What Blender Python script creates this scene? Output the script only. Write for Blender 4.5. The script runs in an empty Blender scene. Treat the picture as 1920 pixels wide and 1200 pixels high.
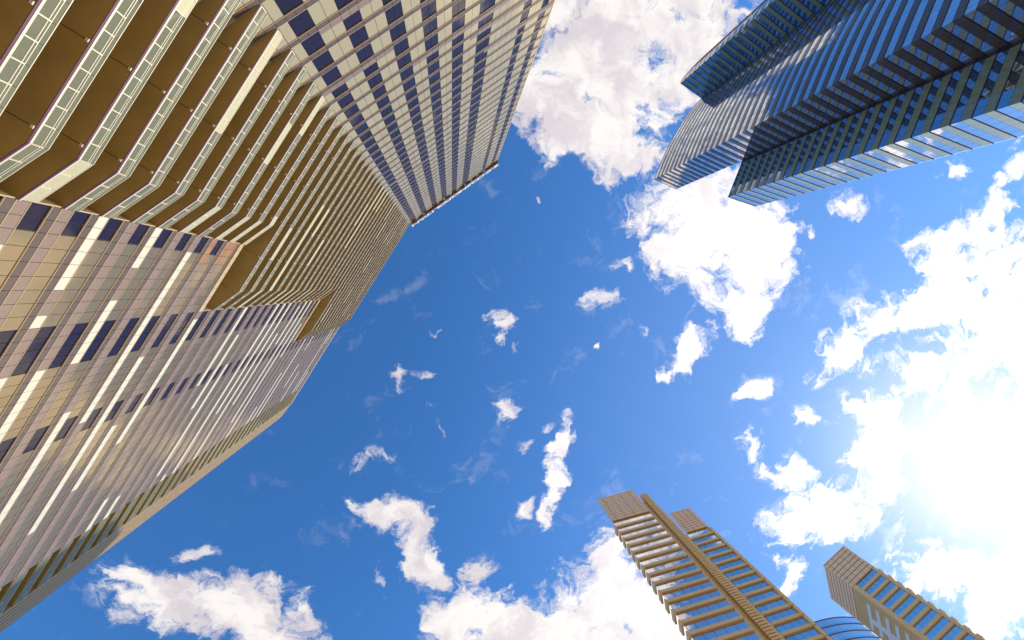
import bpy, bmesh, math, random
from mathutils import Vector, Matrix
random.seed(7)
C = bpy.context.scene.collection
scene = bpy.context.scene

# ------------------------------------------------------------------ camera
CAM = Vector((0, 0, 1.6))
ROT = Matrix(((0.98966843, 0.0, -0.14337504),
              (-0.01133411, -0.99687048, -0.07823545),
              (-0.14292635, 0.07905218, -0.98657124)))
cd = bpy.data.cameras.new('camera')
cd.sensor_width = 36
cd.lens = 36 * 780 / 1920
cd.clip_end = 20000
cam = bpy.data.objects.new('camera', cd)
cam.matrix_world = Matrix.Translation(CAM) @ ROT.to_4x4()
C.objects.link(cam)
scene.camera = cam

# ------------------------------------------------------------------ world
SUN = Vector((0.827, 0.265, 0.495)).normalized()
ELEV = math.asin(SUN.z)
AZ = math.atan2(SUN.x, SUN.y)
BLOBS = [(0.436, -0.604, 0.2964, 0.1733, -0.09, 1.6), (0.267, -0.492, 0.1563, 0.1501, 0.25, 1.2), (0.349, -0.374, 0.1641, 0.1014, 0.1, 1.4),
(0.598, -0.687, 0.1292, 0.0744, -0.1, 0.9), (0.412, -0.315, 0.1258, 0.064, -0.05, 0.9), (0.504, -0.46, 0.0563, 0.1145, -0.07, 0.7),
(0.489, -0.306, 0.0638, 0.0583, -0.05, 0.7), (0.63, -0.634, 0.0721, 0.0754, -0.09, 0.7), (0.594, -0.192, 0.1334, 0.0602, -0.04, 1.1),
(0.716, -0.129, 0.2024, 0.1167, 0.21, 1.25), (0.663, -0.004, 0.1067, 0.0835, -0.01, 1.0), (0.756, 0.037, 0.078, 0.0852, -0.01, 0.95),
(0.626, 0.156, 0.1138, 0.0453, -0.77, 0.6), (0.806, -0.159, 0.1176, 0.0832, -0.03, 1.0), (0.708, -0.264, 0.1994, 0.0673, -0.04, 1.0),
(0.553, 0.205, 0.0429, 0.0294, -0.5, 0.6), (1.541, -0.106, 0.249, 0.1237, -0.02, 0.95), (1.34, 0.049, 0.3291, 0.1166, -0.39, 0.85),
(1.587, 0.111, 0.2756, 0.2099, 0.0, 0.8), (1.121, 0.139, 0.1942, 0.0687, -0.48, 1.1), (1.396, 0.234, 0.3122, 0.1232, 0.31, 0.72),
(1.575, 0.481, 0.3659, 0.2381, 0.05, 0.85), (1.238, 0.465, 0.1729, 0.0859, -0.28, 0.9), (1.076, 0.622, 0.2368, 0.0858, -0.27, 1.1),
(1.213, 0.575, 0.1329, 0.0717, -0.45, 0.8), (0.972, 0.376, 0.0845, 0.0521, 0.04, 0.58), (0.88, 0.479, 0.1555, 0.0504, 0.36, 0.65),
(1.159, 0.368, 0.1245, 0.0785, 0.04, 0.8), (1.424, -0.163, 0.1468, 0.0601, -0.03, 0.9), (1.562, -0.242, 0.0937, 0.0605, -0.04, 0.8),
(1.503, 0.863, 0.2431, 0.1055, 0.09, 1.0), (1.729, 0.919, 0.2132, 0.2016, 0.1, 1.1), (1.352, 0.883, 0.1158, 0.0864, 0.1, 0.8),
(0.898, 0.743, 0.0591, 0.0217, 0.24, 0.8), (0.97, 0.805, 0.0764, 0.0401, -0.84, 0.7), (0.474, 0.874, 0.2045, 0.1711, 0.11, 1.25),
(0.282, 0.89, 0.1896, 0.0772, -0.07, 1.1), (0.394, 0.701, 0.0746, 0.0506, 0.08, 0.95), (0.155, 0.898, 0.1145, 0.0743, 0.12, 1.0),
(0.571, 0.977, 0.1453, 0.0953, 0.12, 1.0), (-0.15, 0.566, 0.0941, 0.0512, 0.69, 1.0), (-0.081, 0.66, 0.1062, 0.0585, 0.94, 1.0),
(0.031, 0.826, 0.1099, 0.1014, 0.11, 1.0), (0.057, 0.729, 0.0463, 0.0643, 0.09, 0.85), (-0.174, 0.721, 0.0254, 0.0691, 0.09, 0.65),
(-0.549, 0.764, 0.1889, 0.0787, 0.21, 1.15), (-0.624, 0.697, 0.1259, 0.0458, 0.3, 1.0), (-0.587, 0.605, 0.067, 0.0281, -0.22, 0.48),
(-0.435, 0.83, 0.1329, 0.0814, 0.12, 0.9), (-0.351, 0.799, 0.0414, 0.0682, 0.11, 0.7), (-0.489, 0.704, 0.0934, 0.0527, 0.1, 0.9),
(-0.549, 0.453, 0.0266, 0.025, 0.06, 0.6), (-0.119, 0.206, 0.0222, 0.054, 0.02, 0.75), (-0.057, 0.296, 0.0765, 0.0329, 0.82, 0.9),
(-0.072, 0.181, 0.025, 0.0361, 0.01, 0.65), (-0.014, 0.35, 0.0167, 0.0373, 0.04, 0.75), (0.126, 0.108, 0.08, 0.0311, 0.61, 0.8),
(0.166, 0.145, 0.0456, 0.0184, 0.18, 0.75), (0.371, 0.016, 0.0674, 0.0347, -0.01, 0.56), (0.431, -0.044, 0.0445, 0.0244, 0.73, 0.75),
(0.353, 0.154, 0.0196, 0.0177, 0.01, 0.8), (0.803, 0.282, 0.0416, 0.0354, 0.03, 0.65), (0.124, 0.32, 0.0374, 0.0325, 0.03, 0.6),
(0.274, 0.469, 0.0312, 0.1412, 0.14, 1.2), (0.192, 0.572, 0.0362, 0.0198, 0.07, 0.7), (-0.185, 0.427, 0.062, 0.021, -0.6, 0.55),
(0.193, 0.416, 0.0247, 0.0194, 0.05, 0.65), (1.371, -0.349, 0.0531, 0.0493, -0.05, 0.75), (1.057, -0.254, 0.0625, 0.0311, 0.26, 0.7),
(0.958, -0.155, 0.0258, 0.031, -0.03, 0.7), (1.586, -0.341, 0.0748, 0.0508, -0.05, 0.85), (0.484, 0.127, 0.0174, 0.0165, 0.01, 0.55),
(-0.049, 0.12, 0.0137, 0.0102, 0.01, 0.7), (0.22, -0.202, 0.0118, 0.0114, -0.04, 0.65), (0.23, 0.376, 0.0322, 0.0171, -0.68, 0.6),
(0.173, -0.754, 0.2185, 0.1507, -0.12, 1.5), (-0.056, -0.569, 0.1818, 0.15, -0.09, 1.5), (0.441, -0.821, 0.2208, 0.107, -0.12, 0.9),
(-0.146, -0.782, 0.2831, 0.1316, -0.13, 1.5), (0.133, -1.016, 0.1358, 0.2218, -0.15, 1.3), (0.483, 1.108, 0.4305, 0.3421, 0.14, 1.7),
(0.558, -0.191, 0.1172, 0.08, -0.04, 1.1), (0.628, -0.099, 0.1355, 0.1095, -0.02, 1.1), (0.972, 0.152, 0.0497, 0.0296, 0.01, 0.5)]
world = bpy.data.worlds.new('World')
scene.world = world
world.use_nodes = True
wt = world.node_tree
wt.nodes.clear()


def wn(t, **kw):
    n = wt.nodes.new(t)
    for k, v in kw.items():
        setattr(n, k, v)
    return n


def L(a, b):
    wt.links.new(a, b)


def wmath(op, a, b=None, c=None, clamp=False):
    n = wn('ShaderNodeMath', operation=op, use_clamp=clamp)
    for i, s in enumerate((a, b, c)):
        if s is None:
            continue
        if isinstance(s, (int, float)):
            n.inputs[i].default_value = s
        else:
            L(s, n.inputs[i])
    return n.outputs[0]


def wmix(f, a, b, mode='MIX'):
    n = wn('ShaderNodeMix', data_type='RGBA', blend_type=mode)
    for i, s in ((0, f), (6, a), (7, b)):
        if isinstance(s, (int, float)):
            n.inputs[i].default_value = s
        elif isinstance(s, tuple):
            n.inputs[i].default_value = s + (1,)
        else:
            L(s, n.inputs[i])
    return n.outputs[2]


geo = wn('ShaderNodeTexCoord')
sky = wn('ShaderNodeTexSky')
sky.sky_type = 'NISHITA'
sky.sun_disc = False
sky.sun_elevation = ELEV
sky.sun_rotation = AZ
sky.air_density = 1.0
sky.dust_density = 0.3
sky.ozone_density = 2.5
dirv = geo.outputs['Generated']
sep = wn('ShaderNodeSeparateXYZ')
L(dirv, sep.inputs[0])
# coordinates on a flat cloud deck overhead
zc = wmath('MAXIMUM', sep.outputs[2], 0.06)
comb = wn('ShaderNodeCombineXYZ')
L(wmath('DIVIDE', sep.outputs[0], zc), comb.inputs[0])
L(wmath('DIVIDE', sep.outputs[1], zc), comb.inputs[1])
q = comb.outputs[0]


def wnoise(vec, scale, detail, rough, col=False, off=(0, 0, 0), dist=0):
    n = wn('ShaderNodeTexNoise')
    m = wn('ShaderNodeMapping')
    m.inputs['Location'].default_value = off
    L(vec, m.inputs[0])
    L(m.outputs[0], n.inputs['Vector'])
    n.inputs['Scale'].default_value = scale
    n.inputs['Detail'].default_value = detail
    n.inputs['Roughness'].default_value = rough
    n.inputs['Distortion'].default_value = dist
    return n.outputs['Color' if col else 'Fac']


def wvec(op, a, b):
    n = wn('ShaderNodeVectorMath', operation=op)
    for i, s in enumerate((a, b)):
        if isinstance(s, tuple):
            n.inputs[i].default_value = s
        elif isinstance(s, (int, float)):
            n.inputs[3].default_value = s
        else:
            L(s, n.inputs[i])
    return n.outputs[0]


w1 = wvec('SUBTRACT', wnoise(q, 5.5, 5, 0.6, True), (0.5, 0.5, 0.5))
w1 = wvec('MULTIPLY', w1, (0.2, 0.2, 0))
qw = wvec('ADD', q, w1)
dens = None
for (bx, by, rx, ry, ro, st) in BLOBS:
    m = wn('ShaderNodeMapping', vector_type='TEXTURE')
    m.inputs['Location'].default_value = (bx, by, 0)
    m.inputs['Rotation'].default_value = (0, 0, ro)
    m.inputs['Scale'].default_value = (rx * 1.4, ry * 1.4, 1)
    L(qw, m.inputs[0])
    g = wn('ShaderNodeTexGradient', gradient_type='SPHERICAL')
    L(m.outputs[0], g.inputs[0])
    if max(rx, ry) < 0.085:
        st *= 0.8          # small scraps stay thin and torn
    v = wmath('MULTIPLY', g.outputs['Fac'], st)
    dens = v if dens is None else wmath('SMOOTH_MAX', dens, v, 0.12)
# the same sort of broken cloud goes on beyond the part overhead
rad = wn('ShaderNodeVectorMath', operation='LENGTH')
L(q, rad.inputs[0])
ring = wn('ShaderNodeMapRange')
L(rad.outputs['Value'], ring.inputs[0])
ring.inputs[1].default_value = 1.35
ring.inputs[2].default_value = 1.9
far = wmath('MULTIPLY', wmath('SUBTRACT', wnoise(q, 1.1, 3, 0.5, off=(3.1, 1.7, 0)), 0.44), 2.6)
far = wmath('MULTIPLY', far, ring.outputs[0])
dens = wmath('MAXIMUM', dens, far)
fbm = wnoise(qw, 7.0, 12, 0.62, off=(0.4, 0.2, 0))
fbm2 = wnoise(qw, 24.0, 10, 0.68, off=(4, 2, 1))
dn = wmath('MULTIPLY', wmath('MINIMUM', dens, 0.80), 2.15)
dn = wmath('ADD', dn, wmath('MULTIPLY', wmath('SUBTRACT', fbm, 0.5), 5.2))
dn = wmath('ADD', dn, wmath('MULTIPLY', wmath('SUBTRACT', fbm2, 0.5), 2.5))
gate = wn('ShaderNodeMapRange')
L(dens, gate.inputs[0])
gate.inputs[1].default_value = 0.08
gate.inputs[2].default_value = 0.2
msk = wn('ShaderNodeMapRange', interpolation_type='SMOOTHSTEP')
L(dn, msk.inputs[0])
msk.inputs[1].default_value = 0.5
msk.inputs[2].default_value = 1.45
mask = wmath('MULTIPLY', msk.outputs[0], gate.outputs[0])
# thin haze towards the sun
dot = wn('ShaderNodeVectorMath', operation='DOT_PRODUCT')
L(dirv, dot.inputs[0])
dot.inputs[1].default_value = SUN
sd = wmath('MAXIMUM', dot.outputs['Value'], 0.0)
glow_wide = wmath('POWER', sd, 6.0)
glow_tight = wmath('POWER', sd, 90.0)
# colour of the clear sky
skyc = wmix(1.0, sky.outputs[0], (0.50, 1.08, 1.60), 'MULTIPLY')
skyc = wmix(wmath('MULTIPLY', glow_wide, 0.45, clamp=True), skyc, (2.2, 2.55, 4.3))
skyc = wmix(wmath('MULTIPLY', glow_tight, 1.0, clamp=True), skyc, (8.6, 8.2, 7.9))
# clouds: lavender-grey where thick, white at the lit rims, brighter near the sun
shade = wn('ShaderNodeMapRange', interpolation_type='SMOOTHSTEP')
L(wnoise(qw, 9.0, 8, 0.6, off=(9, 5, 2)), shade.inputs[0])
shade.inputs[1].default_value = 0.40
shade.inputs[2].default_value = 0.62
cc = wmix(shade.outputs[0], (6.6, 6.3, 6.15), (4.8, 4.4, 4.75))
cl = wmix(wmath('MULTIPLY', wmath('POWER', sd, 5.0), 1.2, clamp=True), cc, (9.5, 9.1, 8.8))
final = wmix(mask, skyc, cl)
bg = wn('ShaderNodeBackground')
bg.inputs['Strength'].default_value = 0.15
L(final, bg.inputs[0])
wo = wn('ShaderNodeOutputWorld')
L(bg.outputs[0], wo.inputs[0])
world.cycles.sampling_method = 'MANUAL'
world.cycles.sample_map_resolution = 1024

# ------------------------------------------------------------------ sun, exposure
sl = bpy.data.lights.new('sun', 'SUN')
sl.energy = 3.8
sl.angle = math.radians(0.5)
sl.color = (1.0, 0.87, 0.66)
so = bpy.data.objects.new('sun', sl)
so.rotation_euler = SUN.to_track_quat('Z', 'Y').to_euler()
so.location = (0, 0, 300)
C.objects.link(so)
scene.view_settings.view_transform = 'Standard'
scene.view_settings.look = 'None'
scene.view_settings.exposure = 0.0
scene.view_settings.gamma = 1.0
scene.view_settings.use_curve_mapping = False
scene.cycles.max_bounces = 6
scene.cycles.transparent_max_bounces = 8

# ------------------------------------------------------------------ materials
MATS = {}


def mat(name, col, rough=0.5, metal=0.0, spec=0.5, var=0.06, grain=0.0, coat=0.0, gs=3.0, alpha=None, ior=1.5, bump=0.0):
    m = bpy.data.materials.new(name)
    m.use_nodes = True
    nt = m.node_tree
    b = nt.nodes['Principled BSDF']
    b.inputs['Roughness'].default_value = rough
    b.inputs['Metallic'].default_value = metal
    b.inputs['IOR'].default_value = ior
    b.inputs['Specular IOR Level'].default_value = spec
    b.inputs['Coat Weight'].default_value = coat
    b.inputs['Coat Roughness'].default_value = 0.03
    g = nt.nodes.new('ShaderNodeNewGeometry')
    tc = nt.nodes.new('ShaderNodeTexCoord')
    n = nt.nodes.new('ShaderNodeTexNoise')
    n.inputs['Scale'].default_value = gs
    n.inputs['Detail'].default_value = 6
    nt.links.new(g.outputs['Position'], n.inputs['Vector'])
    a = nt.nodes.new('ShaderNodeMath')
    a.operation = 'MULTIPLY_ADD'
    nt.links.new(g.outputs['Random Per Island'], a.inputs[0])
    a.inputs[1].default_value = 2 * var
    a.inputs[2].default_value = 1 - var
    a2 = nt.nodes.new('ShaderNodeMath')
    a2.operation = 'MULTIPLY_ADD'
    nt.links.new(n.outputs['Fac'], a2.inputs[0])
    a2.inputs[1].default_value = 2 * grain
    a2.inputs[2].default_value = 1 - grain
    a3 = nt.nodes.new('ShaderNodeMath')
    a3.operation = 'MULTIPLY'
    nt.links.new(a.outputs[0], a3.inputs[0])
    nt.links.new(a2.outputs[0], a3.inputs[1])
    mx = nt.nodes.new('ShaderNodeMix')
    mx.data_type = 'RGBA'
    mx.blend_type = 'MULTIPLY'
    mx.inputs[0].default_value = 1
    mx.inputs[6].default_value = tuple(col) + (1,)
    nt.links.new(a3.outputs[0], mx.inputs[7])
    nt.links.new(mx.outputs[2], b.inputs['Base Color'])
    if alpha is not None:
        b.inputs['Alpha'].default_value = alpha
    if bump:
        # each sheet of glass is set a hair out of true: large soft ripples
        n2 = nt.nodes.new('ShaderNodeTexNoise')
        n2.inputs['Scale'].default_value = 0.45
        n2.inputs['Detail'].default_value = 1
        ad = nt.nodes.new('ShaderNodeVectorMath')
        ad.operation = 'MULTIPLY_ADD'
        cx = nt.nodes.new('ShaderNodeCombineXYZ')
        nt.links.new(g.outputs['Random Per Island'], cx.inputs[0])
        nt.links.new(g.outputs['Random Per Island'], cx.inputs[2])
        nt.links.new(cx.outputs[0], ad.inputs[0])
        ad.inputs[1].default_value = (50, 50, 50)
        nt.links.new(g.outputs['Position'], ad.inputs[2])
        nt.links.new(ad.outputs[0], n2.inputs['Vector'])
        bp = nt.nodes.new('ShaderNodeBump')
        bp.inputs['Strength'].default_value = bump
        bp.inputs['Distance'].default_value = 0.1
        nt.links.new(n2.outputs['Fac'], bp.inputs['Height'])
        nt.links.new(bp.outputs[0], b.inputs['Normal'])
        nt.links.new(bp.outputs[0], b.inputs['Coat Normal'])
    MATS[name] = m
    return m


mat('dim_tan_glass', (0.42, 0.31, 0.165), 0.10, metal=0.6, var=0.13, grain=0.06, bump=0.14, gs=0.12)  # tan panels darkened for face C; its duller light put into the colour
mat('tan_glass', (0.60, 0.50, 0.28), 0.15, metal=0.3, var=0.06, grain=0.05, bump=0.12, gs=0.15)
mat('navy_glass', (0.022, 0.013, 0.028), 0.06, spec=0.42, var=0.25, bump=0.15)
mat('grey_spandrel', (0.165, 0.12, 0.092), 0.25, metal=0.2, var=0.10, grain=0.1, bump=0.1)
mat('lilac_spandrel', (0.34, 0.24, 0.185), 0.25, metal=0.18, var=0.08, grain=0.08, bump=0.1)
mat('white_panel', (0.74, 0.71, 0.57), 0.35, var=0.02)
mat('copper_panel', (0.42, 0.20, 0.09), 0.4, var=0.1)
mat('cream_metal', (0.60, 0.46, 0.28), 0.4, var=0.03)
mat('pink_joint', (0.42, 0.30, 0.22), 0.6, var=0.0)
mat('soffit', (0.40, 0.28, 0.085), 0.45, var=0.05, grain=0.25, gs=0.5)
mat('dark_joint', (0.03, 0.02, 0.015), 0.6)
mat('rail_glass', (0.29, 0.31, 0.20), 0.06, spec=0.8, alpha=0.46, var=0.30, bump=0.1)
mat('rail_cream', (0.62, 0.58, 0.36), 0.3, alpha=0.97, var=0.05)
mat('rail_metal', (0.85, 0.78, 0.58), 0.3, metal=0.2, var=0.0)
mat('plum_trim', (0.10, 0.02, 0.09), 0.5)
mat('end_wall', (0.34, 0.25, 0.17), 0.6, var=0.12, grain=0.1)
mat('concrete', (0.60, 0.50, 0.36), 0.85, var=0.03, grain=0.15)
mat('sign_white', (0.85, 0.85, 0.85), 0.4)
mat('sign_frame', (0.12, 0.05, 0.03), 0.6)
mat('roof', (0.25, 0.23, 0.2), 0.9, grain=0.1)
# right-hand glass towers
mat('mirror_glass', (0.27, 0.36, 0.47), 0.02, metal=0.92, var=0.28, bump=0.10)
mat('bright_mirror', (0.60, 0.68, 0.76), 0.02, metal=0.92, var=0.2, bump=0.1)  # paler copy of mirror_glass; stronger cloud reflections put into its tint
mat('sky_glass', (0.82, 0.80, 0.80), 0.02, metal=0.92, var=0.12, bump=0.10)
mat('green_spandrel', (0.20, 0.23, 0.14), 0.25, coat=0.3, var=0.12, bump=0.08)
mat('pale_spandrel', (0.62, 0.74, 0.60), 0.25, coat=0.4, var=0.06, bump=0.08)
mat('brown_spandrel', (0.085, 0.062, 0.05), 0.15, coat=0.5, var=0.12, bump=0.08)
mat('dusk_trim', (0.035, 0.012, 0.04), 0.4)
mat('dark_core', (0.02, 0.02, 0.025), 0.5)
# far hotel towers
mat('sand_panel', (0.86, 0.56, 0.25), 0.6, var=0.05, grain=0.08)
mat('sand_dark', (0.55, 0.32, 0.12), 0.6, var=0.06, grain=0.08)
mat('peach_louvre', (0.95, 0.62, 0.38), 0.6, var=0.05)
mat('blue_glass', (0.58, 0.76, 0.80), 0.03, metal=0.9, var=0.12, bump=0.05)
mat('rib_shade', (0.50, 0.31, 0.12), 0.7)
mat('white_trim', (0.8, 0.76, 0.74), 0.5)
M = MATS

# ------------------------------------------------------------------ helpers
WR = {}          # and its turn about the vertical
WL = {}          # world location of every empty or part that may be a parent
FX, FY = 1024 / 2, 640 / 2
RI = ROT.inverted()
FPX = 780 * 1024 / 1920


def project(p):
    c = RI @ (p - CAM)
    if c.z > -0.5:
        return None
    return (FX + FPX * c.x / -c.z, FY - FPX * c.y / -c.z)


def thing(name, label, cat, loc, group=None):
    o = bpy.data.objects.new(name, None)
    o.empty_display_size = 2
    C.objects.link(o)
    o.location = loc
    WL[o.name] = Vector(loc)
    o['label'] = label
    o['category'] = cat
    if group:
        o['group'] = group
    return o


def place(name, me, parent, wloc, rz=0.0, kind=None):
    o = bpy.data.objects.new(name, me)
    C.objects.link(o)
    wloc = Vector(wloc)
    if parent is not None:
        o.parent = parent
        pr = WR.get(parent.name, 0.0)
        o.location = Matrix.Rotation(-pr, 3, 'Z') @ (wloc - WL[parent.name])
        WR[o.name] = rz
        rz -= pr
    else:
        o.location = wloc
    o.rotation_euler = (0, 0, rz)
    WL[o.name] = wloc
    if kind:
        o['kind'] = kind
    return o


def mesh(name, verts, faces, mats, mi=None):
    me = bpy.data.meshes.new(name)
    me.from_pydata([tuple(v) for v in verts], [], faces)
    for m in mats:
        me.materials.append(M[m])
    if mi:
        me.polygons.foreach_set('material_index', mi)
    me.update()
    return me


BOXF = [(0, 3, 2, 1), (4, 5, 6, 7), (0, 1, 5, 4), (1, 2, 6, 5), (2, 3, 7, 6), (3, 0, 4, 7)]


def boxv(dx, dy, dz):
    return [(sx * dx / 2, sy * dy / 2, sz * dz / 2) for sz in (-1, 1) for sx, sy in ((-1, -1), (1, -1), (1, 1), (-1, 1))]


_cache = {}


def box_mesh(dx, dy, dz, m):
    k = (round(dx, 2), round(dy, 3), round(dz, 3), m)
    if k not in _cache:
        _cache[k] = mesh('box_' + m, boxv(k[0], k[1], k[2]), BOXF, [m])
    return _cache[k]


def box_obj(name, parent, c, dims, rz, m, kind=None):
    return place(name, box_mesh(*dims, m), parent, c, rz, kind)


class Joined:
    """many boxes that become ONE mesh"""

    def __init__(s):
        s.v, s.f, s.mi, s.ms = [], [], [], []

    def box(s, c, dims, rz, m):
        n = len(s.v)
        ca, sa = math.cos(rz), math.sin(rz)
        for x, y, z in boxv(*dims):
            s.v.append((c[0] + x * ca - y * sa, c[1] + x * sa + y * ca, c[2] + z))
        if m not in s.ms:
            s.ms.append(m)
        k = s.ms.index(m)
        s.f += [tuple(n + i for i in f) for f in BOXF]
        s.mi += [k] * 6

    def prism(s, poly, z0, z1, m, mbot=None):
        n = len(s.v)
        k = len(poly)
        a = sum(poly[i][0] * poly[(i + 1) % k][1] - poly[(i + 1) % k][0] * poly[i][1] for i in range(k))
        if a < 0:
            poly = poly[::-1]
        s.v += [(p[0], p[1], z0) for p in poly] + [(p[0], p[1], z1) for p in poly]
        for q_ in (m, mbot or m):
            if q_ not in s.ms:
                s.ms.append(q_)
        s.f.append(tuple(n + i for i in range(k))[::-1])
        s.mi.append(s.ms.index(mbot or m))
        s.f.append(tuple(n + k + i for i in range(k)))
        s.mi.append(s.ms.index(m))
        for i in range(k):
            j = (i + 1) % k
            s.f.append((n + i, n + j, n + k + j, n + k + i))
            s.mi.append(s.ms.index(m))

    def build(s, name, parent, origin, kind=None):
        o = Vector(origin)
        me = mesh(name, [(v[0] - o.x, v[1] - o.y, v[2] - o.z) for v in s.v], s.f, s.ms, s.mi)
        return place(name, me, parent, o, 0, kind)


class Bag:
    """alike pieces of one thing: the 300 that show largest become objects, the rest one joined part"""

    def __init__(s, owner, name, rest, limit=300):
        s.owner, s.name, s.rest, s.limit, s.items = owner, name, rest, limit, []

    def add(s, c, dims, rz, m, parent=None):
        s.items.append((Vector(c), dims, rz, m, parent))

    def area(s, it):
        c, d, rz, m, _ = it
        ca, sa = math.cos(rz), math.sin(rz)
        ps = [project(c + Vector((x * ca * d[0] / 2, x * sa * d[0] / 2, z * d[2] / 2))) for x, z in ((-1, -1), (1, -1), (1, 1), (-1, 1))]
        if any(p is None for p in ps):
            return 0
        mx = sum(p[0] for p in ps) / 4
        my = sum(p[1] for p in ps) / 4
        if not (0 < mx < 1024 and 0 < my < 640):
            return 0
        return abs(sum(ps[i][0] * ps[(i + 1) % 4][1] - ps[(i + 1) % 4][0] * ps[i][1] for i in range(4))) / 2

    def build(s):
        sc = sorted(((s.area(it), i) for i, it in enumerate(s.items)), reverse=True)
        big = {i for a, i in sc[:s.limit] if a > 1.0}
        J = Joined()
        for i, (c, d, rz, m, par) in enumerate(s.items):
            if i in big:
                box_obj(s.name, par or s.owner, c, d, rz, m)
            else:
                J.box(c, d, rz, m)
        if J.v:
            J.build(s.rest, s.owner, WL[s.owner.name], 'stuff')


def V2(x, y):
    return Vector((x, y))


# ------------------------------------------------------------------ ground
J = Joined()
me = mesh('ground', [(-6000, -6000, 0), (6000, -6000, 0), (6000, 6000, 0), (-6000, 6000, 0)], [(0, 1, 2, 3)], ['concrete'])
g = place('ground', me, None, (0, 0, -0.02), 0, 'structure')
me = mesh('pavement', [(-13, -14, 0), (60, -14, 0), (60, 60, 0), (-13, 60, 0)], [(0, 1, 2, 3)], ['end_wall'])
place('pavement', me, None, (0, 0, -0.012), 0, 'structure')

# ------------------------------------------------------------------ the large hotel tower on the left
TA, TB = -0.645, -1.02
dA = V2(math.cos(TA), math.sin(TA))
dB = V2(math.cos(TB), math.sin(TB))
A0 = V2(-15.1, -22.45)
nB = V2(-dB.y, dB.x)
nB = nB if nB.dot(-A0) > 0 else -nB
nA = V2(-dA.y, dA.x)
nA = nA if nA.dot(-A0) > 0 else -nA
FH = 3.18
Z0 = 39.3
KTOP = 37
HT = Z0 + FH * KTOP + 1.2
REC = 1.6
C0 = A0 - nB * REC
KLOW = -12
hotel = thing('hotel_tower', 'huge cream and brown hotel tower with rows of glass balconies filling the left side', 'tower', (-30, -20, 0))


def zk(k):
    return Z0 + FH * k


def b3(p, z):
    return (p.x, p.y, z)


# where the line of A meets the recessed wall plane
tx = REC / -(dA.dot(nB)) if abs(dA.dot(nB)) > 1e-6 else 0
A_in = A0 + dA * (-(REC + 1.6) / (-(dA.dot(nB))) * 1)
if (A_in - A0).dot(nB) > 0:
    A_in = A0 - dA * ((REC + 1.6) / (-(dA.dot(nB))))
sgn = -1 if dA.dot(nB) > 0 else 1
LEN_A = 39.3
SD, SE = -70.0, -77.0
E0 = C0 + dB * SE
E1 = V2(-60.6, 47.45)
BK = -nA * 24
BKB = -nB * 24
REC2 = 3.4
cin = A0 - nB * REC2


def ln_int(p, d, q_, e):
    den = d.x * e.y - d.y * e.x
    t = ((q_.x - p.x) * e.y - (q_.y - p.y) * e.x) / den
    return p + d * t


Pin = ln_int(A0, dA, cin, dB)
core = Joined()
back_off = 0.16
A_b = A0 - nA * back_off
Pc = ln_int(A_b, dA, cin, dB)
poly = [A_b + dA * LEN_A, Pc, cin + dB * (SE - 0.2), cin + dB * (SE - 0.2) - nB * 22, A0 - nB * 30, A_b + dA * LEN_A - nA * 22]
core.prism([tuple(p) for p in poly], 0, HT - 1.5, 'pink_joint')
core.build('wall', hotel, (-30, -20, 0))

wp = Bag(hotel, 'window_panel', 'distant_window_panel')
sp = Bag(hotel, 'spandrel_panel', 'distant_spandrel_panel')
trims = []


def face_spans(dark, s0, s1, w):
    """split a facade run into (a, b, is_dark) panels"""
    out = []
    cur = s0
    for a, b, n in dark + [(s1, s1, 0)]:
        if a - cur > 0.2:
            k = max(1, round((a - cur) / w))
            out += [(cur + (a - cur) * i / k, cur + (a - cur) * (i + 1) / k, False) for i in range(k)]
        if n:
            out += [(a + (b - a) * i / n, a + (b - a) * (i + 1) / n, True) for i in range(n)]
        cur = b
    return out


# --- face A (carries the sign)
darkA = [(1.02, 3.06, 2), (5.66, 7.64, 2), (10.23, 12.28, 2), (14.6, 16.65, 2), (18.95, 21.0, 2), (23.5, 26.1, 3), (32.25, 33.8, 2), (36.5, 37.95, 2)]
spansA = face_spans(darkA, 0.0, LEN_A, 1.16)
inner = [(-2.35, -1.17, False), (-1.17, 0.0, False)]
rA = TA
J = 0.045


def panel(bag, p0, d, n, rz, a, b, z0, z1, m, proud=0.0):
    if m == 'navy_glass':
        proud = -0.05
    elif bag is sp:
        proud = 0.035
    c = p0 + d * ((a + b) / 2) + n * (proud - 0.04)
    bag.add((c.x, c.y, (z0 + z1) / 2), (round(b - a - J, 2), 0.08, round(z1 - z0 - J, 3)), rz, m)


lilA = {}
rl = random.Random(3)
lilA[2] = [(3.06, 50)]
lilA[5] = [(-3, 10.2)]
lilA[1 + 2 * 3] = [(12, 40)]
for k in range(KLOW, KTOP):
    if k in lilA:
        continue
    if rl.random() < 0.22:
        a = rl.uniform(-3, 30)
        lilA[k] = [(a, a + rl.uniform(6, 26))]
for k in range(KLOW, KTOP):
    zb = zk(k)
    for (a, b, dk) in inner + spansA:
        mid = (a + b) / 2
        lil = any(x <= mid <= y for x, y in lilA.get(k, []))
        m = 'navy_glass' if dk else 'tan_glass'
        if lil:
            panel(sp, A0, dA, nA, rA, a, b, zb, zb + 0.8, 'lilac_spandrel')
            panel(wp, A0, dA, nA, rA, a, b, zb + 0.8, zb + 2.5, m)
        else:
            panel(wp, A0, dA, nA, rA, a, b, zb, zb + 2.5, m)
        panel(sp, A0, dA, nA, rA, a, b, zb + 2.5, zb + FH, 'white_panel' if (rl.random() < 0.0) else 'grey_spandrel')
    for zz in (zb, zb + 2.5):
        c = A0 + dA * ((LEN_A - 2.4) / 2) + nA * 0.01
        trims.append(((c.x, c.y, zz), (LEN_A + 2.4, 0.10, 0.045), rA, 'cream_metal'))
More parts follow.
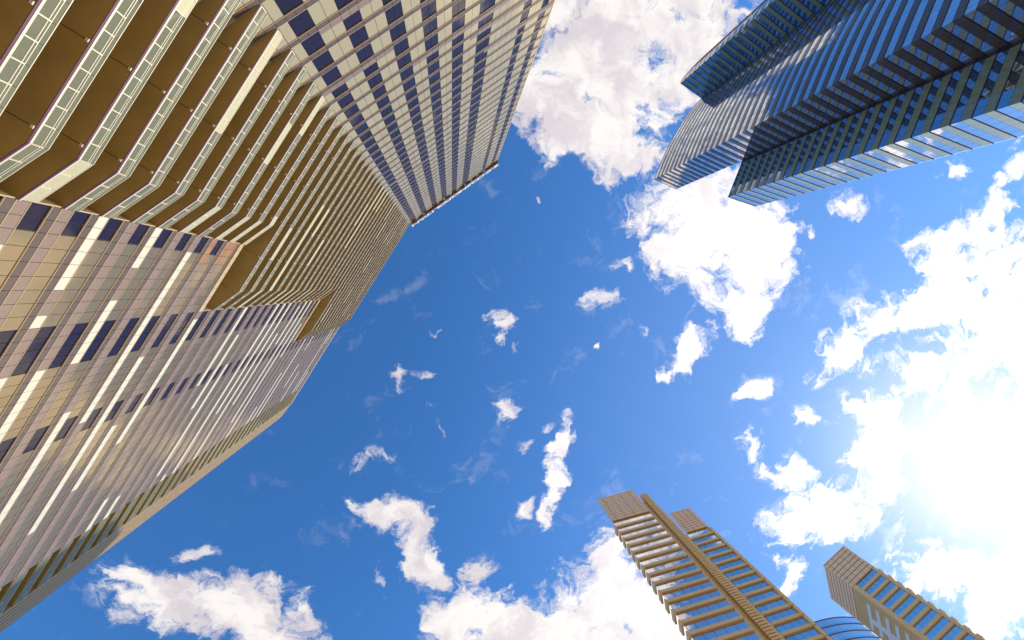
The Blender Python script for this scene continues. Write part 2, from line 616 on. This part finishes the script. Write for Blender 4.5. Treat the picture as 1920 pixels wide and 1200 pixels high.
# corner pilaster at the far edge of face A
c = A0 + dA * (LEN_A + 0.12) - nA * 0.2
box_obj('corner_trim', hotel, (c.x, c.y, HT / 2 - 0.8), (0.24, 0.5, HT - 1.6), rA, 'cream_metal')

# --- face C (flat cladding), balcony blocks step along it
ENDS = [-21.15, -31.65, -44.6]     # where the balconies die into the cladding
CH = [-17.0, -27.45, -40.4]        # where their fronts turn


def block(k):
    return 0 if k <= 7 else (1 if k <= 23 else 2)


white = {0: [(-21.2, -28.3), (-30.4, -31.7), (-36.3, -38.9)], 1: [(-36.4, -54.0)], 2: [(-21.2, -25.6), (-29.0, -36.4)],
         3: [(-42.6, -60.0)], 4: [(-23.2, -45.7)], 5: [(-37.8, -62.0)], -1: [(-36.4, -37.7), (-40.5, -60)], -2: [(-24.6, -26.8)],
         7: [(-21.2, -26.3), (-33, -52)], 6: [(-48.0, -58.0)]}
rw = random.Random(11)
for k in range(8, KTOP):
    pr = 0.28 + 0.3 * (k > 14)
    runs, s = [], -21.0
    while s > SD:
        ln = rw.uniform(6, 26)
        if rw.random() < pr:
            runs.append((s, s - ln))
        s -= ln
    white[k] = runs
for k in range(KLOW, -2):
    a = rw.uniform(-70, -25)
    white[k] = [(a, a - rw.uniform(3, 15))]
PW = 1.165
darkC = [(SD, SD, 0)]


def c_dark(mid, k):
    if -23.3 < mid < ENDS[0]:
        return 1
    if -36.35 < mid < -31.66:
        return 1
    if -46.75 < mid < -43.95:
        return 1
    return 0


spC = []
for lo, hi, n in ((-21.15, -23.25, 2), (-23.25, -31.66, 7), (-31.66, -36.35, 4), (-36.35, -43.95, 7), (-43.95, -46.75, 2), (-46.75, SD, 17)):
    spC += [(lo + (hi - lo) * (i + 1) / n, lo + (hi - lo) * i / n) for i in range(n)]
for k in range(KLOW, KTOP):
    zb = zk(k)
    for (a, b) in spC:
        mid = (a + b) / 2
        if mid > ENDS[block(k)] + 0.1:
            continue
        # terraces: cladding stops short under the first balcony of the next block
        end_here = {7: ENDS[1], 23: ENDS[2]}.get(k)
        top_cut = end_here is not None and mid > end_here
        lil = 'white_panel' if any(y <= mid <= x for x, y in white.get(k, [])) else 'lilac_spandrel'
        if top_cut:
            lil = 'cream_metal'
        if k in (6, 5) and mid > -24.4:
            lil = 'copper_panel'
        if k in (22, 21) and mid > -33 and k == 22:
            lil = 'copper_panel'
        panel(sp, C0, dB, nB, TB, a, b, zb, zb + 0.95, lil)
        if top_cut:
            continue
        dk = c_dark(mid, k) or (k > 26 and rw.random() < 0.01)
        wm = 'navy_glass' if dk else 'dim_tan_glass'
        if k in (6, 5) and mid > -23.3:
            wm = 'copper_panel' if k == 6 else wm
        panel(wp, C0, dB, nB, TB, a, b, zb + 0.95, zb + 2.46, wm)
        panel(sp, C0, dB, nB, TB, a, b, zb + 2.46, zb + FH, 'grey_spandrel')
    s0 = ENDS[block(k)]
    for zz in (zb, zb + 0.95, zb + 2.46):
        c = C0 + dB * ((s0 + SD) / 2) + nB * 0.01
        if k in (7, 23):
            if zz > zb:
                s0 = ENDS[block(k) + 1]
                c = C0 + dB * ((s0 + SD) / 2) + nB * 0.01
        trims.append(((c.x, c.y, zz), (s0 - SD, 0.10, 0.045), TB, 'cream_metal'))
# solid behind the cladding of C, stepped like the blocks
cl = Joined()


def cslab(sa, sb, z0, z1):
    p = [C0 + dB * sa - nB * 0.15, C0 + dB * sb - nB * 0.15, cin + dB * sb - nB * 0.2, cin + dB * sa - nB * 0.2]
    cl.prism([tuple(x) for x in p], z0, z1, 'pink_joint')


cslab(ENDS[0], ENDS[1], 0, zk(7) + 0.9)
cslab(ENDS[1] - 0.002, ENDS[2], 0, zk(23) + 0.9)
cslab(ENDS[2] - 0.002, SD, 0, HT - 1.2)
cl.build('cladding_frame', hotel, (-30, -20, 0))
# cream end caps of the cladding box where the balconies die into it
for i, (e, z0, z1) in enumerate(((ENDS[0], 0, zk(7) + 0.95), (ENDS[1], zk(7) + 0.95, zk(23) + 0.95), (ENDS[2], zk(23) + 0.95, HT - 1.2))):
    c = C0 + dB * (e + 0.05) - nB * 0.85
    box_obj('reveal_cap', hotel, (c.x, c.y, (z0 + z1) / 2), (0.1, 1.66, z1 - z0), TB, 'cream_metal')

tr = Bag(hotel, 'floor_trim', 'distant_floor_trim')
for t in trims:
    tr.add(*t)

# --- balconies
gp = Bag(hotel, 'glass_panel', 'distant_balustrade_glass')
gq = Bag(hotel, 'rail_post', 'distant_rail_post')
rb = random.Random(21)
slab_mesh = {}


def slab_for(bl):
    """balcony slab with its front turning back to the wall at one end; local origin A0"""
    if bl in slab_mesh:
        return slab_mesh[bl]
    S = Joined()
    ch, en = CH[bl], ENDS[bl]
    o0 = V2(0, 0) - dB * 0.02
    out = [o0 - dB * 0.35, o0 - dB * 0.35 * 0 + dB * 0]
    pin = Pin - A0
    front_end = dB * ch
    turn_end = dB * en - nB * (REC - 0.02)
    inn_end = dB * en - nB * (REC2 - 0.02)
    if bl > 0 or True:
        ext = dB * (en - 0.0) - nB * (REC2 - 0.02)
    polyo = [dB * -0.12, front_end, turn_end, ext, pin + dB * -0.35 + nB * 0.02]
    S.prism([tuple(p) for p in polyo], 0.0, 0.26, 'soffit')
    # cream edge strip with a plum drip line along the front and the turned end
    for a, b in ((dB * -0.12, front_end), (front_end, turn_end)):
        d = b - a
        c = (a + b) / 2 + V2(-d.y, d.x).normalized() * 0.0
        nn = V2(-d.y, d.x).normalized()
        if nn.dot(nB) < 0:
            nn = -nn
        rz = math.atan2(d.y, d.x)
        S.box((c.x + nn.x * 0.03, c.y + nn.y * 0.03, 0.19), (d.length, 0.06, 0.13), rz, 'rail_metal')
        S.box((c.x + nn.x * 0.02, c.y + nn.y * 0.02, 0.05), (d.length, 0.04, 0.12), rz, 'plum_trim')
    # joints of the soffit boards at every room bay
    s = -4.41
    while s > en + 1.0:
        dep = REC2 if s > ch else REC2 * 0.6
        a = dB * s - nB * 0.05 if s > ch else dB * s - nB * 1.2
        b = dB * s - nB * (REC2 - 0.06)
        c = (a + b) / 2
        S.box((c.x, c.y, -0.012), ((b - a).length, 0.035, 0.02), math.atan2((b - a).y, (b - a).x), 'dark_joint')
        s -= 5.83
    me = mesh('balcony_slab', S.v, S.f, S.ms, S.mi)
    slab_mesh[bl] = me
    return me


hr_mesh = {}
for k in range(KLOW, KTOP + 1):
    bl = block(k)
    z = zk(k)
    bo = place('balcony', slab_for(bl), hotel, (A0.x, A0.y, z))
    ch, en = CH[bl], ENDS[bl]
    turn = A0 + dB * en - nB * (REC - 0.02)
    fe = A0 + dB * ch
    segs = [(A0 + dB * -0.12, fe), (fe, turn)]
    bay_state = {}
    solid_row = rb.random() < 0.10
    for si, (a, b) in enumerate(segs):
        d = b - a
        ln = d.length
        u = d / ln
        nn = V2(-u.y, u.x)
        if nn.dot(nB) < 0:
            nn = -nn
        rz = math.atan2(u.y, u.x)
        n = max(1, round(ln / 1.34))
        w = ln / n
        run, sol = 0, solid_row
        for i in range(n):
            if run <= 0:
                sol = rb.random() < (0.13 if si == 0 else 0.35)
                run = 4
            run -= 1
            c = a + u * (w * (i + 0.5)) - nn * 0.02
            m = 'rail_cream' if (sol or solid_row and si == 1) else 'rail_glass'
            gp.add((c.x, c.y, z + 0.80), (round(w - 0.03, 2), 0.03, 1.02), rz, m, bo)
            c = a + u * (w * i) + nn * 0.03
            gq.add((c.x, c.y, z + 0.62), (0.07, 0.07, 0.72), rz, 'rail_metal', bo)
        # two thin handrails and the top edge of the glass
        if (si, round(ln, 2)) not in hr_mesh:
            Hm = Joined()
            Hm.box((0, 0, 0.0), (ln - 0.1, 0.045, 0.04), 0, 'rail_metal')
            Hm.box((0, 0.0, -0.16), (ln - 0.1, 0.045, 0.04), 0, 'rail_metal')
            Hm.box((0, -0.0, 0.30), (ln + 0.02, 0.06, 0.045), 0, 'rail_metal')
            hr_mesh[(si, round(ln, 2))] = mesh('handrail', Hm.v, Hm.f, Hm.ms, Hm.mi)
        c = (a + b) / 2 - nn * 0.02
        place('handrail', hr_mesh[(si, round(ln, 2))], bo, (c.x, c.y, z + 1.02), rz)
    s = -4.41
    while s > ch and k < 22:
        c = A0 + dB * s - nB * 0.1
        if project(Vector((c.x, c.y, z))) is not None:
            box_obj('downlight', bo, (c.x, c.y, z - 0.06), (0.2, 0.16, 0.1), TB, 'white_panel')
        s -= 5.83
gp.build()
gq.build()

# --- recessed balconies at the far left end, and the ribbed end wall
for k in range(KLOW, KTOP):
    z = zk(k)
    c = C0 + dB * ((SD + SE) / 2) - nB * 0.95
    o = box_obj('end_balcony', hotel, (c.x, c.y, z + 0.13), (SD - SE - 0.04, 1.8, 0.26), TB, 'soffit')
    c = C0 + dB * ((SD + SE) / 2) - nB * 0.03
    box_obj('glass_panel', o, (c.x, c.y, z + 0.83), (SD - SE - 0.1, 0.04, 1.3), TB, 'rail_glass')
    c = C0 + dB * ((SD + SE) / 2) + nB * 0.0
    box_obj('handrail', o, (c.x, c.y, z + 1.5), (SD - SE - 0.1, 0.07, 0.06), TB, 'rail_metal')
dE = (E1 - E0).normalized()
LE = (E1 - E0).length
rE = math.atan2(dE.y, dE.x)
nE = V2(-dE.y, dE.x)
nE = nE if nE.dot(nA) > 0 else -nE
c = (E0 + E1) / 2 - nE * 0.6
box_obj('end_wall', hotel, (c.x, c.y, HT / 2 - 0.4), ((E1 - E0).length, 1.0, HT - 0.8), rE, 'end_wall')
for i in range(20):
    c = E0 + dE * (LE * (i + 0.5) / 20) - nE * 0.04
    box_obj('pilaster', hotel, (c.x, c.y, HT / 2 - 0.4), (0.12, 0.14, HT - 0.8), rE, 'cream_metal' if i % 4 in (0, 1) else 'end_wall')

# --- parapets
c = A0 + dA * ((LEN_A - 2.4) / 2) - nA * 0.2
box_obj('parapet', hotel, (c.x, c.y, HT - 0.9), (LEN_A + 2.4, 0.5, 0.9), TA, 'sand_dark')
c = C0 + dB * ((ENDS[2] + SE) / 2) - nB * 0.2
box_obj('parapet', hotel, (c.x, c.y, HT - 0.9), (ENDS[2] - SE, 0.5, 0.6), TB, 'white_panel')
wp.build()
sp.build()
tr.build()

# --- the sign on top of face A, one part per letter
TEXT = 'THE COSMOPOLITAN'
sgn_p = A0 + dA * 20 + nA * 0.3
sign = thing('rooftop_sign', 'white block letters THE COSMOPOLITAN standing on the roof edge of the cream hotel tower', 'sign', (sgn_p.x, sgn_p.y, HT - 0.4))
ctr = 40.2
xs = {0: 38.7, 1: 36.9, 2: 34.9, 4: 31.7, 5: 28.9, 6: 26.0, 7: 23.3, 8: 19.9, 9: 16.9, 10: 14.0, 11: 11.5, 12: 9.6, 13: 7.6, 14: 4.9, 15: 1.8}
nface = nA
for i, chx in enumerate(TEXT):
    if chx == ' ':
        continue
    cu = bpy.data.curves.new('letter', 'FONT')
    cu.body = chx
    cu.size = 4.6
    cu.extrude = 0.28
    cu.offset = 0.09
    cu.resolution_u = 3
    cu.align_x = 'CENTER'
    tmp = bpy.data.objects.new('tmp', cu)
    C.objects.link(tmp)
    bpy.context.view_layer.update()
    me = bpy.data.meshes.new_from_object(tmp)
    me.name = 'letter'
    bpy.data.objects.remove(tmp)
    me.materials.clear()
    me.materials.append(M['sign_white'])
    p = A0 + dA * xs[i] + nA * 0.75
    # local x runs to the reader's right, y up, z out of the wall
    right = -dA
    R3 = Matrix(((right.x, 0, nA.x), (right.y, 0, nA.y), (0, 1, 0)))
    if R3.determinant() < 0:
        R3 = Matrix(((-right.x, 0, nA.x), (-right.y, 0, nA.y), (0, 1, 0)))
    o = bpy.data.objects.new('letter', me)
    C.objects.link(o)
    o.parent = sign
    o.rotation_euler = R3.to_euler()
    o.location = Vector((p.x, p.y, HT - 0.5)) - WL[sign.name]
    q2 = A0 + dA * xs[i] + nA * 0.12
    box_obj('bracket', sign, (q2.x, q2.y, HT - 1.0), (1.9, 0.7, 0.5), TA, 'sign_frame')
c = A0 + dA * 20 + nA * 0.62
box_obj('support_rail', sign, (c.x, c.y, HT - 0.75), (38.5, 0.25, 0.3), TA, 'sign_frame')

# ------------------------------------------------------------------ generic facade on a line of points


def facade(pts, nref, z0, h, floors, width, scheme, bags, trimbag=None, trim='dusk_trim', tdepth=0.14, toff=0.0, th=0.12):
    """pts: plan polyline; nref: a point on the outer side; scheme(k, i, n) -> [(zlo, zhi, material, bagname)]"""
    tot = 0
    seg = []
    for a, b in zip(pts[:-1], pts[1:]):
        ln = (b - a).length
        n = max(1, round(ln / width))
        seg += [(a + (b - a) * (i / n), a + (b - a) * ((i + 1) / n)) for i in range(n)]
    N = len(seg)
    for i, (a, b) in enumerate(seg):
        u = (b - a).normalized()
        nn = V2(-u.y, u.x)
        if nn.dot(nref - a) < 0:
            nn = -nn
        rz = math.atan2(u.y, u.x)
        w = (b - a).length
        for k in range(floors):
            zb = z0 + h * k
            for (lo, hi, m, bn) in scheme(k, i, N):
                c = (a + b) / 2 - nn * 0.04
                bags[bn].add((c.x, c.y, zb + (lo + hi) / 2), (round(w - 0.05, 2), 0.08, round(hi - lo - 0.04, 3)), rz, m)
    if trimbag is not None:
        for k in range(floors + 1):
            zb = z0 + h * k + toff
            T = Joined()
            for a, b in zip(pts[:-1], pts[1:]):
                u = (b - a).normalized()
                nn = V2(-u.y, u.x)
                if nn.dot(nref - a) < 0:
                    nn = -nn
                c = (a + b) / 2 + nn * (tdepth / 2 - 0.04)
                T.box((c.x, c.y, zb), ((b - a).length + 0.08, tdepth, th), math.atan2(u.y, u.x), trim)
            T.build('floor_trim', trimbag, (pts[0].x, pts[0].y, zb))


def smooth(pts, n=4):
    """Catmull-Rom through the points"""
    out = []
    P_ = [pts[0] * 2 - pts[1]] + pts + [pts[-1] * 2 - pts[-2]]
    for i in range(1, len(P_) - 2):
        p0, p1, p2, p3 = P_[i - 1:i + 3]
        for j in range(n):
            t = j / n
            out.append(0.5 * ((2 * p1) + (-p0 + p2) * t + (2 * p0 - 5 * p1 + 4 * p2 - p3) * t * t + (-p0 + 3 * p1 - 3 * p2 + p3) * t ** 3))
    out.append(pts[-1])
    return out


ORG = V2(0, 0)
# ------------------------------------------------------------------ right-hand glass tower (tall, curved)
RH = 3.43
H1 = 180.0
W0, WG = V2(99.81, -90.48), V2(109.93, -84.9)
K0, K1 = V2(89.19, -48.66), V2(99.9, -44.8)
gpts = smooth([WG, V2(103.28, -76.92), V2(96.32, -65.2), V2(92.6, -57.4), K0], 4)
X1 = V2(104.6, -96.6)
xpts = smooth([V2(116.0, -108.0), V2(108.6, -101.2), W0 + V2(1.6, -3.0), W0], 3)
tw1 = thing('curved_glass_tower', 'tall dark blue glass tower with a bowed face and stepped corner, at top right', 'tower', (110, -70, 0))
coreJ = Joined()
inset = 0.12
nW = V2(-0.485, 0.875)
pl = [p + V2(0.25, 0.1) for p in xpts[:-1]] + [W0 - nW * 0.15 + V2(0.1, 0.02), WG - nW * 0.15 + V2(0.1, 0.1)]
pl += [p + V2(0.12, 0.07) for p in gpts[1:-1]] + [K0 + V2(0.22, 0.02), K1 + V2(0.15, -0.2), K1 * 1.2 + V2(0, -0.6), V2(135, -105)]
coreJ.prism([tuple(p) for p in pl], 0, H1 - 0.3, 'dark_core')
coreJ.build('core', tw1, (110, -70, 0))
F1 = 52
zb1 = H1 - F1 * RH
bags1 = {'w': Bag(tw1, 'window_pane', 'distant_window_pane', 300), 's': Bag(tw1, 'spandrel_panel', 'distant_spandrel_panel', 300)}


def sch(win, spa, lo=1.55):
    return lambda k, i, n: [(0.08, lo, spa, 's'), (lo, RH - 0.08, win, 'w')]


facade(gpts, ORG, zb1, RH, F1, 1.55, sch('bright_mirror', 'brown_spandrel', 1.6), bags1, tw1)
facade([K0, K1], ORG, zb1, RH, F1, 1.9, sch('sky_glass', 'brown_spandrel', 1.75), bags1, tw1)  # lighter glass here carries the white cloud reflections in its colour
facade([W0, WG], ORG, zb1, RH, F1, 1.65, sch('mirror_glass', 'green_spandrel', 1.6), bags1, tw1)
facade(xpts, V2(60, -140), zb1, RH, F1, 2.0, sch('sky_glass', 'pale_spandrel', 1.7), bags1, tw1)
for bg_ in bags1.values():
    bg_.build()

# ------------------------------------------------------------------ lower glass tower beside it
H2 = 137.0
M1, N1 = V2(95.2, -32.2), V2(105.9, -29.4)
tw2 = thing('stepped_glass_tower', 'lower green and blue striped glass tower joined below the curved dark one', 'tower', (110, -38, 0))
coreJ = Joined()
K1b = K1 + V2(0.02, 0.03)
pl = [K1b + V2(0.12, -0.35), M1 + V2(0.16, -0.12), N1 + V2(-0.05, -0.16), N1 * 1.18, V2(118, -60)]
coreJ.prism([tuple(p) for p in pl], 0, H2 - 0.3, 'dark_core')
coreJ.build('core', tw2, (110, -38, 0))
F2 = 39
zb2 = H2 - F2 * RH
bags2 = {'w': Bag(tw2, 'window_pane', 'distant_window_pane', 300), 's': Bag(tw2, 'spandrel_panel', 'distant_spandrel_panel', 300)}
facade([K1b, M1], ORG, zb2, RH, F2, 1.66, sch('mirror_glass', 'green_spandrel', 1.75), bags2, tw2, th=0.08)
facade([M1, N1], V2(90, 0), zb2, RH, F2, 2.15, sch('sky_glass', 'pale_spandrel', 1.6), bags2, tw2)
for bg_ in bags2.values():
    bg_.build()

# ------------------------------------------------------------------ sandstone hotel tower at the bottom


def tower_box(name, poly, z0, z1, m, parent, org):
    Jn = Joined()
    Jn.prism([tuple(p) for p in poly], z0, z1, m)
    return Jn.build(name, parent, org)


def crown(parent, a, b, depth, z0, z1, nslats, org):
    """louvred screen standing round the roof"""
    u = (b - a).normalized()
    nn = V2(-u.y, u.x)
    if nn.dot(-a) < 0:
        nn = -nn
    rz = math.atan2(u.y, u.x)
    k_ = (a.length + depth) / a.length
    fr = tower_box('roof_screen', [a, b, b * k_, a * k_], z0, z1, 'sand_dark', parent, org)
    for i in range(nslats):
        zz = z0 + (z1 - z0) * (i + 0.5) / nslats
        c = (a + b) / 2 + nn * 0.12
        box_obj('slat', fr, (c.x, c.y, zz), ((b - a).length + 0.3, 0.22, (z1 - z0) / nslats * 0.78), rz, 'peach_louvre')
        for e, s in ((a, -1), (b, 1)):
            c = e * ((1 + k_) / 2) + u * (s * 0.08)
            box_obj('slat', fr, (c.x, c.y, zz), (depth, 0.2, (z1 - z0) / nslats * 0.78), math.atan2(e.y, e.x), 'peach_louvre')
    for i in range(4):
        c = a + (b - a) * ((i + 0.5) / 4) + nn * 0.25
        box_obj('mullion', fr, (c.x, c.y, (z0 + z1) / 2), (0.12, 0.08, z1 - z0), rz, 'sand_dark')
    ex = u * 0.35
    cp = tower_box('coping', [a - ex + nn * 0.35, b + ex + nn * 0.35, b * k_ + ex, a * k_ - ex], z1, z1 + 0.4, 'peach_louvre', fr, org)
    return fr


def bay(parent, a, b, z0, h, n, bags, spans, glass, recess=0.5, band=1.02, mband='sand_panel'):
    """hotel bay: projecting spandrel bands with glass set back between them"""
    u = (b - a).normalized()
    nn = V2(-u.y, u.x)
    if nn.dot(-a) < 0:
        nn = -nn
    rz = math.atan2(u.y, u.x)
    ln = (b - a).length
    for k in range(n):
        zb = z0 + h * k
        c = (a + b) / 2 - nn * (recess / 2)
        o = box_obj('spandrel_band', parent, (c.x, c.y, zb + band / 2), (ln, recess, band), rz, mband)
        c = (a + b) / 2 + nn * 0.03
        box_obj('ledge', o, (c.x, c.y, zb + 0.06), (ln, 0.06, 0.12), rz, 'sand_dark')
        w = ln / spans
        for i in range(spans):
            c = a + u * (w * (i + 0.5)) - nn * 0.42
            bags.add((c.x, c.y, zb + band + (h - band) / 2), (round(w - 0.08, 2), 0.06, round(h - band - 0.3, 2)), rz, glass)
        c = (a + b) / 2 - nn * 0.2
        box_obj('rail', o, (c.x, c.y, zb + band + 0.25), (ln, 0.05, 0.05), rz, 'white_trim')
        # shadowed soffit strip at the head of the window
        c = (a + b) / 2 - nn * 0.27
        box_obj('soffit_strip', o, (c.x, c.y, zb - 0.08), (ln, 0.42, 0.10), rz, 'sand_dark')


HS = 150.0
ca, cb = V2(55.9, 81.46), V2(69.5, 78.76)
fa, fb = V2(71.9, 80.2), V2(74.6, 79.8)
ra, rb_ = V2(83.9, 87.88), V2(92.25, 86.12)
s1 = thing('twin_bay_hotel_tower', 'sand coloured hotel tower of two window bays with a ribbed fin between, bottom centre', 'tower', (75, 90, 0))
uS = (cb - ca).normalized()
nS = V2(-uS.y, uS.x)
nS = nS if nS.dot(-ca) > 0 else -nS
rS = math.atan2(uS.y, uS.x)
zt = 134.6
hs = 3.43
ns = 38
z00 = zt - hs * ns
tower_box('core', [ca - nS * 0.62 + uS * 0.3, cb - nS * 0.62, cb - nS * 15, ca * 1.2 + uS * 0.9], 0, zt + 0.4, 'sand_dark', s1, (75, 90, 0))
tower_box('core', [ra - nS * 0.62, rb_ - nS * 0.62, rb_ * 1.1, ra - nS * 14], 0, zt + 0.4, 'sand_dark', s1, (75, 90, 0))
tower_box('link_wall', [cb - nS * 9, ra - nS * 0.5 - uS * 0.01, ra - nS * 12, cb - nS * 12], 0, zt - 2, 'sand_panel', s1, (75, 90, 0))
tower_box('fin_wall', [cb - nS * 0.95, fb - nS * 0.6, fb * 1.09, cb * 1.09], 0, zt + 9, 'sand_panel', s1, (75, 90, 0))
bw = Bag(s1, 'window_pane', 'distant_window_pane')
bay(s1, ca, cb, z00, hs, ns, bw, 5, 'sky_glass')
bay(s1, ra, rb_, z00, hs, ns, bw, 4, 'blue_glass')
# the recess between fin and right bay: glass corner and small balconies
ga, gb = cb + uS * 6.2 - nS * 6.2, ra - uS * 0.02 - nS * 1.8
for k in range(ns):
    zb = z00 + hs * k
    u = (gb - ga).normalized()
    rz = math.atan2(u.y, u.x)
    c = (ga + gb) / 2
    bw.add((c.x, c.y, zb + 1.9), (round((gb - ga).length, 2), 0.08, 2.6), rz, 'blue_glass')
    c2 = c + nS * 0.7
    o = box_obj('balcony', s1, (c2.x, c2.y, zb + 0.12), ((gb - ga).length - 0.2, 1.3, 0.22), rz, 'white_trim')
    c2 = c + nS * 1.3
    box_obj('rail', o, (c2.x, c2.y, zb + 1.1), ((gb - ga).length - 0.2, 0.08, 0.08), rz, 'white_trim')
    # side slab ends on the left edge and ribs of the right pilaster
    c3 = ca - uS * 0.25 - nS * 1.6
    box_obj('slab_end', s1, (c3.x, c3.y, zb + 0.75), (0.5, 3.0, 1.6), rS, 'sand_panel')
    c3 = rb_ + uS * 0.45 - nS * 0.9
    box_obj('corner_block', s1, (c3.x, c3.y, zb + hs / 2), (0.95, 2.2, hs - 0.25), rS, 'sand_panel')
bw.build()
# ribbed fin
c = (fa + fb) / 2 + nS * 0.3
wfin = (fb - fa).length
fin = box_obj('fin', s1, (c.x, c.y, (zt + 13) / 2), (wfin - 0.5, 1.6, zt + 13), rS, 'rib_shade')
WL[fin.name] = Vector((c.x, c.y, (zt + 13) / 2))
rbag = []
for i in range(int((zt + 13) / 0.86)):
    zz = 0.5 + i * 0.86
    if zz < 55:
        continue
    cc_ = c + nS * 0.9
    box_obj('rib', fin, (cc_.x, cc_.y, zz), (wfin - 0.2, 0.45, 0.5), rS, 'sand_panel')
crown(s1, ca, cb, 12, zt + 0.4, 149.6, 11, (75, 90, 0))
crown(s1, ra + uS * 0.4, rb_, 9, zt + 0.4, 147.0, 9, (75, 90, 0))
c = ra - uS * 1.5 - nS * 5
box_obj('roof_wall', s1, (c.x, c.y, zt - 1), (3.2, 6, 5.5), rS, 'peach_louvre')

# ------------------------------------------------------------------ second sandstone tower, bottom right
a2, b2, c2_ = V2(156.6, 116.4), V2(165.5, 108.8), V2(160.9, 131.0)
s2 = thing('slab_hotel_tower', 'sand coloured hotel tower with white H shaped bands on its narrow side, bottom right', 'tower', (168, 120, 0))
uF = (b2 - a2).normalized()
nF = V2(-uF.y, uF.x)
nF = nF if nF.dot(-a2) > 0 else -nF
uL = (c2_ - a2).normalized()
nL = V2(-uL.y, uL.x)
nL = nL if nL.dot(-a2) > 0 else -nL
rF, rLt = math.atan2(uF.y, uF.x), math.atan2(uL.y, uL.x)
dd = c2_ - a2
zt2 = 136.0
tower_box('core', [a2 - nF * 0.62 - nL * 0.3, b2 - nF * 0.62, b2 + dd * 0.9, c2_ - nL * 0.3], 0, zt2, 'sand_dark', s2, (168, 120, 0))
ns2 = 38
z02 = zt2 - hs * ns2
bw2 = Bag(s2, 'window_pane', 'distant_window_pane')
e = a2 + uF * 1.6
bay(s2, e, b2 - uF * 1.0, z02, hs, ns2, bw2, 4, 'blue_glass', band=1.15)
bw2.build()
for p, w in ((a2 + uF * 0.75, 1.6), (b2 - uF * 0.45, 1.0)):
    c = p - nF * 0.5
    box_obj('pilaster', s2, (c.x, c.y, zt2 / 2), (w, 1.3, zt2), rF, 'sand_panel')
LL = dd.length
# ribbed cladding of the narrow side
nr = 26
for i in range(nr):
    c = a2 + uL * (LL * (i + 0.5) / nr) + nL * 0.0
    box_obj('cladding_rib', s2, (c.x, c.y, zt2 / 2), (LL / nr * 0.6, 0.5, zt2), rLt, 'sand_panel')
for k in range(ns2 - 2, 6, -1):
    zb = z02 + hs * k
    c = a2 + uL * (LL * 0.52) + nL * 0.34
    box_obj('white_band', s2, (c.x, c.y, zb + 0.75), (LL * 0.74, 0.3, 1.35), rLt, 'white_trim')
    c = a2 + uL * (LL * 0.6) + nL * 0.33
    box_obj('white_link', s2, (c.x, c.y, zb + 0.75 - hs / 2), (LL * 0.16, 0.26, hs - 1.37), rLt, 'white_trim')
for k in range(ns2):
    zb = z02 + hs * k
    c = b2 + uF * 0.35 - nF * 1.5
    box_obj('slab_end', s2, (c.x, c.y, zb + 1.0), (0.7, 3.2, 1.6), rF, 'peach_louvre')
sc2 = crown(s2, a2, b2, 8, zt2, 148.6, 7, (168, 120, 0))
for i in range(9):
    zz = zt2 + (148.6 - zt2) * (i + 0.5) / 9
    c = (a2 + c2_) / 2 + nL * 0.2
    box_obj('slat', sc2, (c.x, c.y, zz), (LL + 0.3, 0.3, 1.05), rLt, 'peach_louvre')
tower_box('penthouse', [a2 - nL * 0.3 - nF * 0.3, c2_ - nL * 0.3, b2 + dd * 0.85, b2 - nF * 0.4], zt2, 148.4, 'sand_dark', s2, (168, 120, 0))

# ------------------------------------------------------------------ round blue glass tower behind
s3 = thing('round_glass_tower', 'curved blue glass tower top showing between the two sand coloured towers', 'tower', (140, 220, 0))
H3 = 150.0
R3_ = 46.0
cen = V2(165.0, 187.8)
ring_pts = [cen + V2(math.cos(t), math.sin(t)) * R3_ for t in [math.radians(150 + 180 * i / 60) for i in range(61)]]
full = [cen + V2(math.cos(t), math.sin(t)) * (R3_ - 0.15) for t in [2 * math.pi * i / 64 for i in range(64)]]
tower_box('core', full, 0, H3 - 0.2, 'dark_core', s3, (140, 220, 0))
bags3 = {'w': Bag(s3, 'window_pane', 'distant_window_pane'), 's': Bag(s3, 'spandrel_panel', 'distant_spandrel_panel')}
facade(ring_pts, ORG, H3 - 14 * 3.5, 3.5, 14, 2.4, lambda k, i, n: [(0.05, 0.9, 'blue_glass', 's'), (0.9, 3.45, 'sky_glass', 'w')], bags3, s3, trim='brown_spandrel', tdepth=0.25, th=0.22)
for bg_ in bags3.values():
    bg_.build()

# thin mast on the roof edge of the first sandstone tower
p = rb_ + uS * 3.2 - nS * 6
box_obj('antenna', s1, (p.x, p.y, 111.0), (0.14, 0.14, 9.0), 0, 'dusk_trim')
